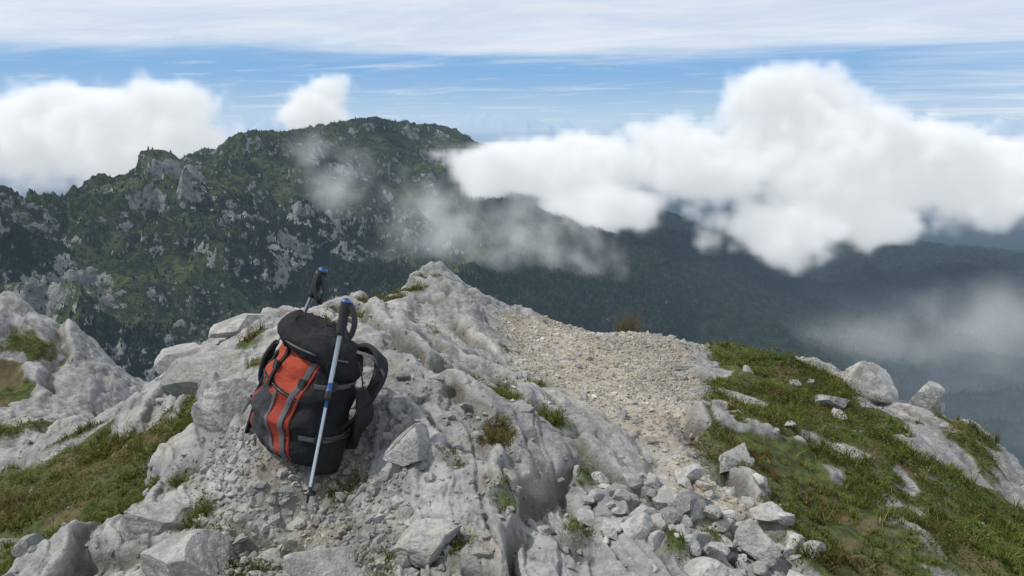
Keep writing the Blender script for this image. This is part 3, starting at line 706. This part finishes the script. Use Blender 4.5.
for t0,U0 in((0.62,0.22),(0.30,0.95),(0.68,0.95),(0.66,-0.35)):
    pts,nr=onbody([(U0,t0)],0.012);bbox('buckle',pts[0],(0.032,0.014,0.042),K_pl,pack,(0,0,U0*0.8))
V,Fi=ico(6);V=V.copy()
hh=V[:,2];V[:,2]=np.where(hh<0,hh*1.1,hh)
ex=np.abs(V)**0.8*np.sign(V);V=ex*np.array([0.184,0.145,0.060])
dd=0.5*n3(V,9,700)+0.5*(ridged(V[:,0]*14+V[:,1]*5,V[:,1]*9+V[:,2]*12,703,3)-0.7)
V[:,2]+=0.050*dd-0.30*V[:,0]*np.abs(V[:,0])/0.178;V[:,0]+=0.020*n3(V,13,701);V[:,1]+=0.026*dd
V+=np.array([0.0,-0.03,HT*0.88])
mesh_np('lid',V,Fi,[K_black],True,parent=pack)
tube('lid_zip',[(-0.17*math.cos(q)*1.0,-0.03-0.150*math.sin(q),HT*0.865) for q in np.linspace(0.2,2.94,12)],0.004,K_grey,pack)
ribbon('haul_loop',[(-0.03,0.07,HT*0.90),(-0.025,0.09,HT*1.05),(0.025,0.09,HT*1.05),(0.03,0.07,HT*0.90)],(0,1,0.2),0.02,0.003,K_grey,pack)
for sgn in(-1,1):
    pr=[(sgn*q,0.17) for q in np.linspace(1.05,1.9,10)]
    pts,nr=onbody(pr,0.010);ribbon('side_pocket',pts,nr,0.17,0.006,K_mesh,pack)
    pr=[(sgn*q,0.17+0.145) for q in np.linspace(1.05,1.9,10)];pts,nr=onbody(pr,0.014);tube('pocket_hem',pts,0.006,K_dark,pack)
# shoulder straps, bunched at the right-hand side
ribbon('shoulder_strap',[(0.05,0.09,0.48),(0.11,0.12,0.515),(0.18,0.12,0.50),(0.215,0.10,0.43),(0.205,0.09,0.34),(0.19,0.08,0.24),(0.17,0.08,0.10)],[(0,.5,1),(0,.6,1),(.7,.4,.8),(1,.2,.2),(1,.2,0),(1,.3,-.3),(1,.2,-.5)],(0.055,0.08,0.10,0.10,0.09,0.05,0.03),0.024,K_mesh,pack)
ribbon('shoulder_strap',[(-0.07,0.09,0.50),(-0.10,0.16,0.53),(-0.12,0.19,0.45),(-0.14,0.18,0.32),(-0.16,0.13,0.18),(-0.15,0.09,0.10)],[(0,.5,1),(0,1,.8),(-.3,1,.3),(-.3,1,0),(-.3,1,-.3),(-.3,1,-.5)],(0.055,0.07,0.07,0.06,0.035,0.025),0.018,K_mesh,pack)
ribbon('load_lifter',[(0.12,0.02,0.51),(0.19,0.05,0.51),(0.235,0.10,0.45)],(1,0,1),0.02,0.003,K_grey,pack)
ribbon('sternum_strap',[(0.235,0.09,0.42),(0.27,0.03,0.37),(0.26,-0.02,0.30),(0.225,-0.05,0.22)],(1,0,.2),0.018,0.003,K_black,pack)
ribbon('hip_belt',[(-0.12,0.07,0.13),(-0.20,0.08,0.16),(-0.245,0.0,0.24),(-0.235,-0.05,0.34),(-0.205,-0.06,0.42)],[(0,1,0),(-.6,1,0),(-1,.2,0),(-1,-.2,0),(-1,-.3,0)],(0.09,0.10,0.09,0.06,0.03),0.018,K_mesh,pack)
ribbon('hip_belt',[(0.12,0.07,0.13),(0.20,0.08,0.16),(0.245,0.05,0.22),(0.262,0.01,0.31),(0.24,-0.03,0.40)],[(0,1,0),(.6,1,0),(1,.2,0),(1,-.2,0),(1,-.3,0)],(0.09,0.10,0.10,0.08,0.04),0.020,K_mesh,pack)
tube('dangling_cord',[(0.20,-0.04,0.50),(0.26,-0.06,0.45),(0.29,-0.05,0.38),(0.27,-0.05,0.30)],0.003,K_black,pack)
tube('dangling_cord',[(-0.18,-0.02,0.50),(-0.24,-0.03,0.44),(-0.25,-0.02,0.33),(-0.22,-0.01,0.25)],0.003,K_grey,pack)
pack.location=(-0.92,3.19,0.165)
pack.rotation_euler=(math.radians(-13),math.radians(14),math.radians(-32))
pack.scale=(1.04,1.04,1.0)

# ---------------------------------------------------------------- trekking poles
def lathe(name,a,b,prof_,mats,parent,n=20):
    a=np.array(a,float);b=np.array(b,float);ax=b-a;L_=np.linalg.norm(ax);ax/=L_
    u=np.cross(ax,(0,1,0));u/=np.linalg.norm(u);v=np.cross(ax,u)
    an=np.linspace(0,2*np.pi,n,endpoint=False)
    V=[];mi=[]
    for d,r,m in prof_: V.append(a+ax*d+r*(np.cos(an)[:,None]*u+np.sin(an)[:,None]*v));mi+= [m]*n
    V=np.vstack(V);k=len(prof_);i=np.arange(k*n).reshape(k,n);i2=np.roll(i,-1,1)
    F=np.stack([i[:-1],i2[:-1],i2[1:],i[1:]],-1).reshape(-1,4)
    return mesh_np(name,V,F,mats,True,midx=mi[:(k-1)*n],parent=parent)
def pole(tip,top,sg):
    e=bpy.data.objects.new('trekking_pole',None);scn.collection.objects.link(e)
    tip=np.array(tip,float);top=np.array(top,float);L_=np.linalg.norm(top-tip)
    M_=[K_al,K_bl,K_pl,K_cork]
    g=L_-0.145
    pr=[(0,0.001,0),(0.002,0.0035,0),(0.02,0.0045,2),(0.05,0.006,2),(0.055,0.006,2),(0.057,0.026,2),(0.063,0.028,2),(0.065,0.009,2),(0.085,0.008,2),(0.087,0.0070,0),
        (0.40,0.0070,0),(0.401,0.0070,1),(0.43,0.0070,1),(0.431,0.0125,2),(0.445,0.0135,2),(0.47,0.0125,1),(0.472,0.0095,1),(0.50,0.0095,0),
        (g-0.005,0.0095,0),(g,0.012,2),(g+0.004,0.021,2),(g+0.02,0.018,3),(g+0.045,0.021,3),(g+0.065,0.018,3),(g+0.09,0.021,3),(g+0.115,0.020,3),(g+0.128,0.021,2),(g+0.131,0.021,1),(g+0.137,0.018,1),(g+0.140,0.014,2),(g+0.147,0.001,2)]
    lathe('pole_shaft',tip,top,pr,M_,e)
    ax=(top-tip)/L_;gt=tip+ax*(L_-0.02)
    s=sg
    ribbon('wrist_strap',[gt,gt+np.array([0.022*s,-0.012,-0.01]),gt+np.array([0.035*s,-0.022,-0.07]),gt+np.array([0.012*s,-0.024,-0.13]),gt+np.array([-0.010*s,-0.022,-0.08]),gt+np.array([0.0,-0.016,-0.01])],(0.5*s,-1,0.1),0.022,0.003,K_pl,e)
    return e
pole((-1.20,3.42,0.10),(-0.795,3.36,0.93),-1)
pole((-0.80,2.90,0.06),(-0.635,3.03,0.865),1)

# ---------------------------------------------------------------- sky, sun, camera
EL,ROT=math.radians(54),math.radians(-95)
W=bpy.data.worlds.new('World');scn.world=W;W.use_nodes=True;t=W.node_tree;t.nodes.clear()
def wn(ty,**k):
    n=t.nodes.new(ty)
    for a,b in k.items(): setattr(n,a,b)
    return n
def wm(op,a,b=0.0,c=None,clamp=False):
    n=wn('ShaderNodeMath',operation=op,use_clamp=clamp)
    for i,v in enumerate((a,b,c)):
        if v is None: continue
        if isinstance(v,(int,float)): n.inputs[i].default_value=v
        else: t.links.new(v,n.inputs[i])
    return n.outputs[0]
def wr(f,a,b):
    n=wn('ShaderNodeMapRange',interpolation_type='SMOOTHSTEP');t.links.new(f,n.inputs[0]);n.inputs[1].default_value=a;n.inputs[2].default_value=b;return n.outputs[0]
sky=wn('ShaderNodeTexSky',sky_type='NISHITA',sun_disc=False,sun_elevation=EL,sun_rotation=ROT,altitude=2000.0,air_density=1.0,dust_density=0.2,ozone_density=1.5)
bg=wn('ShaderNodeBackground');bg.inputs[1].default_value=0.10;t.links.new(sky.outputs[0],bg.inputs[0])
tc=wn('ShaderNodeTexCoord');sp=wn('ShaderNodeSeparateXYZ');t.links.new(tc.outputs['Generated'],sp.inputs[0])
el=sp.outputs[2]
hz=wn('ShaderNodeBackground');hz.inputs[1].default_value=1.0
hm_=wn('ShaderNodeMix',data_type='RGBA');t.links.new(wr(el,0.0,0.075),hm_.inputs[0]);hm_.inputs[6].default_value=(0.48,0.64,0.83,1);hm_.inputs[7].default_value=(0.23,0.45,0.77,1);t.links.new(hm_.outputs[2],hz.inputs[0])
hmx=wn('ShaderNodeMixShader');t.links.new(wm('SUBTRACT',0.9,wm('MULTIPLY',wr(el,0.10,0.5),0.9)),hmx.inputs[0]);t.links.new(bg.outputs[0],hmx.inputs[1]);t.links.new(hz.outputs[0],hmx.inputs[2])
den=wm('ADD',wm('MAXIMUM',el,0.0),0.035)
px=wm('DIVIDE',sp.outputs[0],den);py=wm('DIVIDE',sp.outputs[1],den)
cv=wn('ShaderNodeCombineXYZ');t.links.new(wm('MULTIPLY',px,0.6),cv.inputs[0]);t.links.new(wm('ADD',py,wm('MULTIPLY',px,0.22)),cv.inputs[1])
def wnoise(sc,det,ro,off):
    a=wn('ShaderNodeVectorMath',operation='ADD');t.links.new(cv.outputs[0],a.inputs[0]);a.inputs[1].default_value=off
    n=wn('ShaderNodeTexNoise');t.links.new(a.outputs[0],n.inputs['Vector']);n.inputs['Scale'].default_value=sc;n.inputs['Detail'].default_value=det;n.inputs['Roughness'].default_value=ro;n.inputs['Distortion'].default_value=0.5;return n.outputs[0]
nA_=wnoise(0.40,5,0.6,(3,1,0));nB_=wnoise(0.9,5,0.65,(8,2,0));nC_=wnoise(0.8,5,0.7,(1,7,0))
veil=wm('ADD',wr(el,0.062,0.118),wm('MULTIPLY',wm('SUBTRACT',nA_,0.5),2.0))
veil=wm('ADD',veil,wm('MULTIPLY',wr(sp.outputs[0],0.25,0.55),0.45))
cm=wm('MULTIPLY',wr(veil,0.10,0.90),0.93)
streak=wm('MULTIPLY',wr(nB_,0.50,0.72),0.5)
cm=wm('MAXIMUM',cm,streak)
cm=wm('MULTIPLY',cm,wm('ADD',0.72,wm('MULTIPLY',wr(nC_,0.35,0.65),0.28)))
cb=wn('ShaderNodeBackground');cb.inputs[0].default_value=(0.86,0.92,1.0,1);cb.inputs[1].default_value=0.92
mxs=wn('ShaderNodeMixShader');t.links.new(cm,mxs.inputs[0]);t.links.new(hmx.outputs[0],mxs.inputs[1]);t.links.new(cb.outputs[0],mxs.inputs[2])
wo=wn('ShaderNodeOutputWorld');t.links.new(mxs.outputs[0],wo.inputs[0])
sl_=bpy.data.lights.new('sun','SUN');sl_.energy=3.1;sl_.angle=math.radians(0.6);sl_.color=(1.0,0.955,0.89)
so=bpy.data.objects.new('sun',sl_);scn.collection.objects.link(so)
dv=Vector((math.sin(ROT)*math.cos(EL),math.cos(ROT)*math.cos(EL),math.sin(EL)))
so.rotation_euler=dv.to_track_quat('Z','Y').to_euler()
cam=bpy.data.cameras.new('camera');co=bpy.data.objects.new('camera',cam);scn.collection.objects.link(co)
cam.sensor_width=36;cam.lens=36*804/1024;cam.clip_start=0.05;cam.clip_end=120000
co.location=(0,0,1.5);co.rotation_euler=(math.radians(90-11.1),0,0)
scn.camera=co
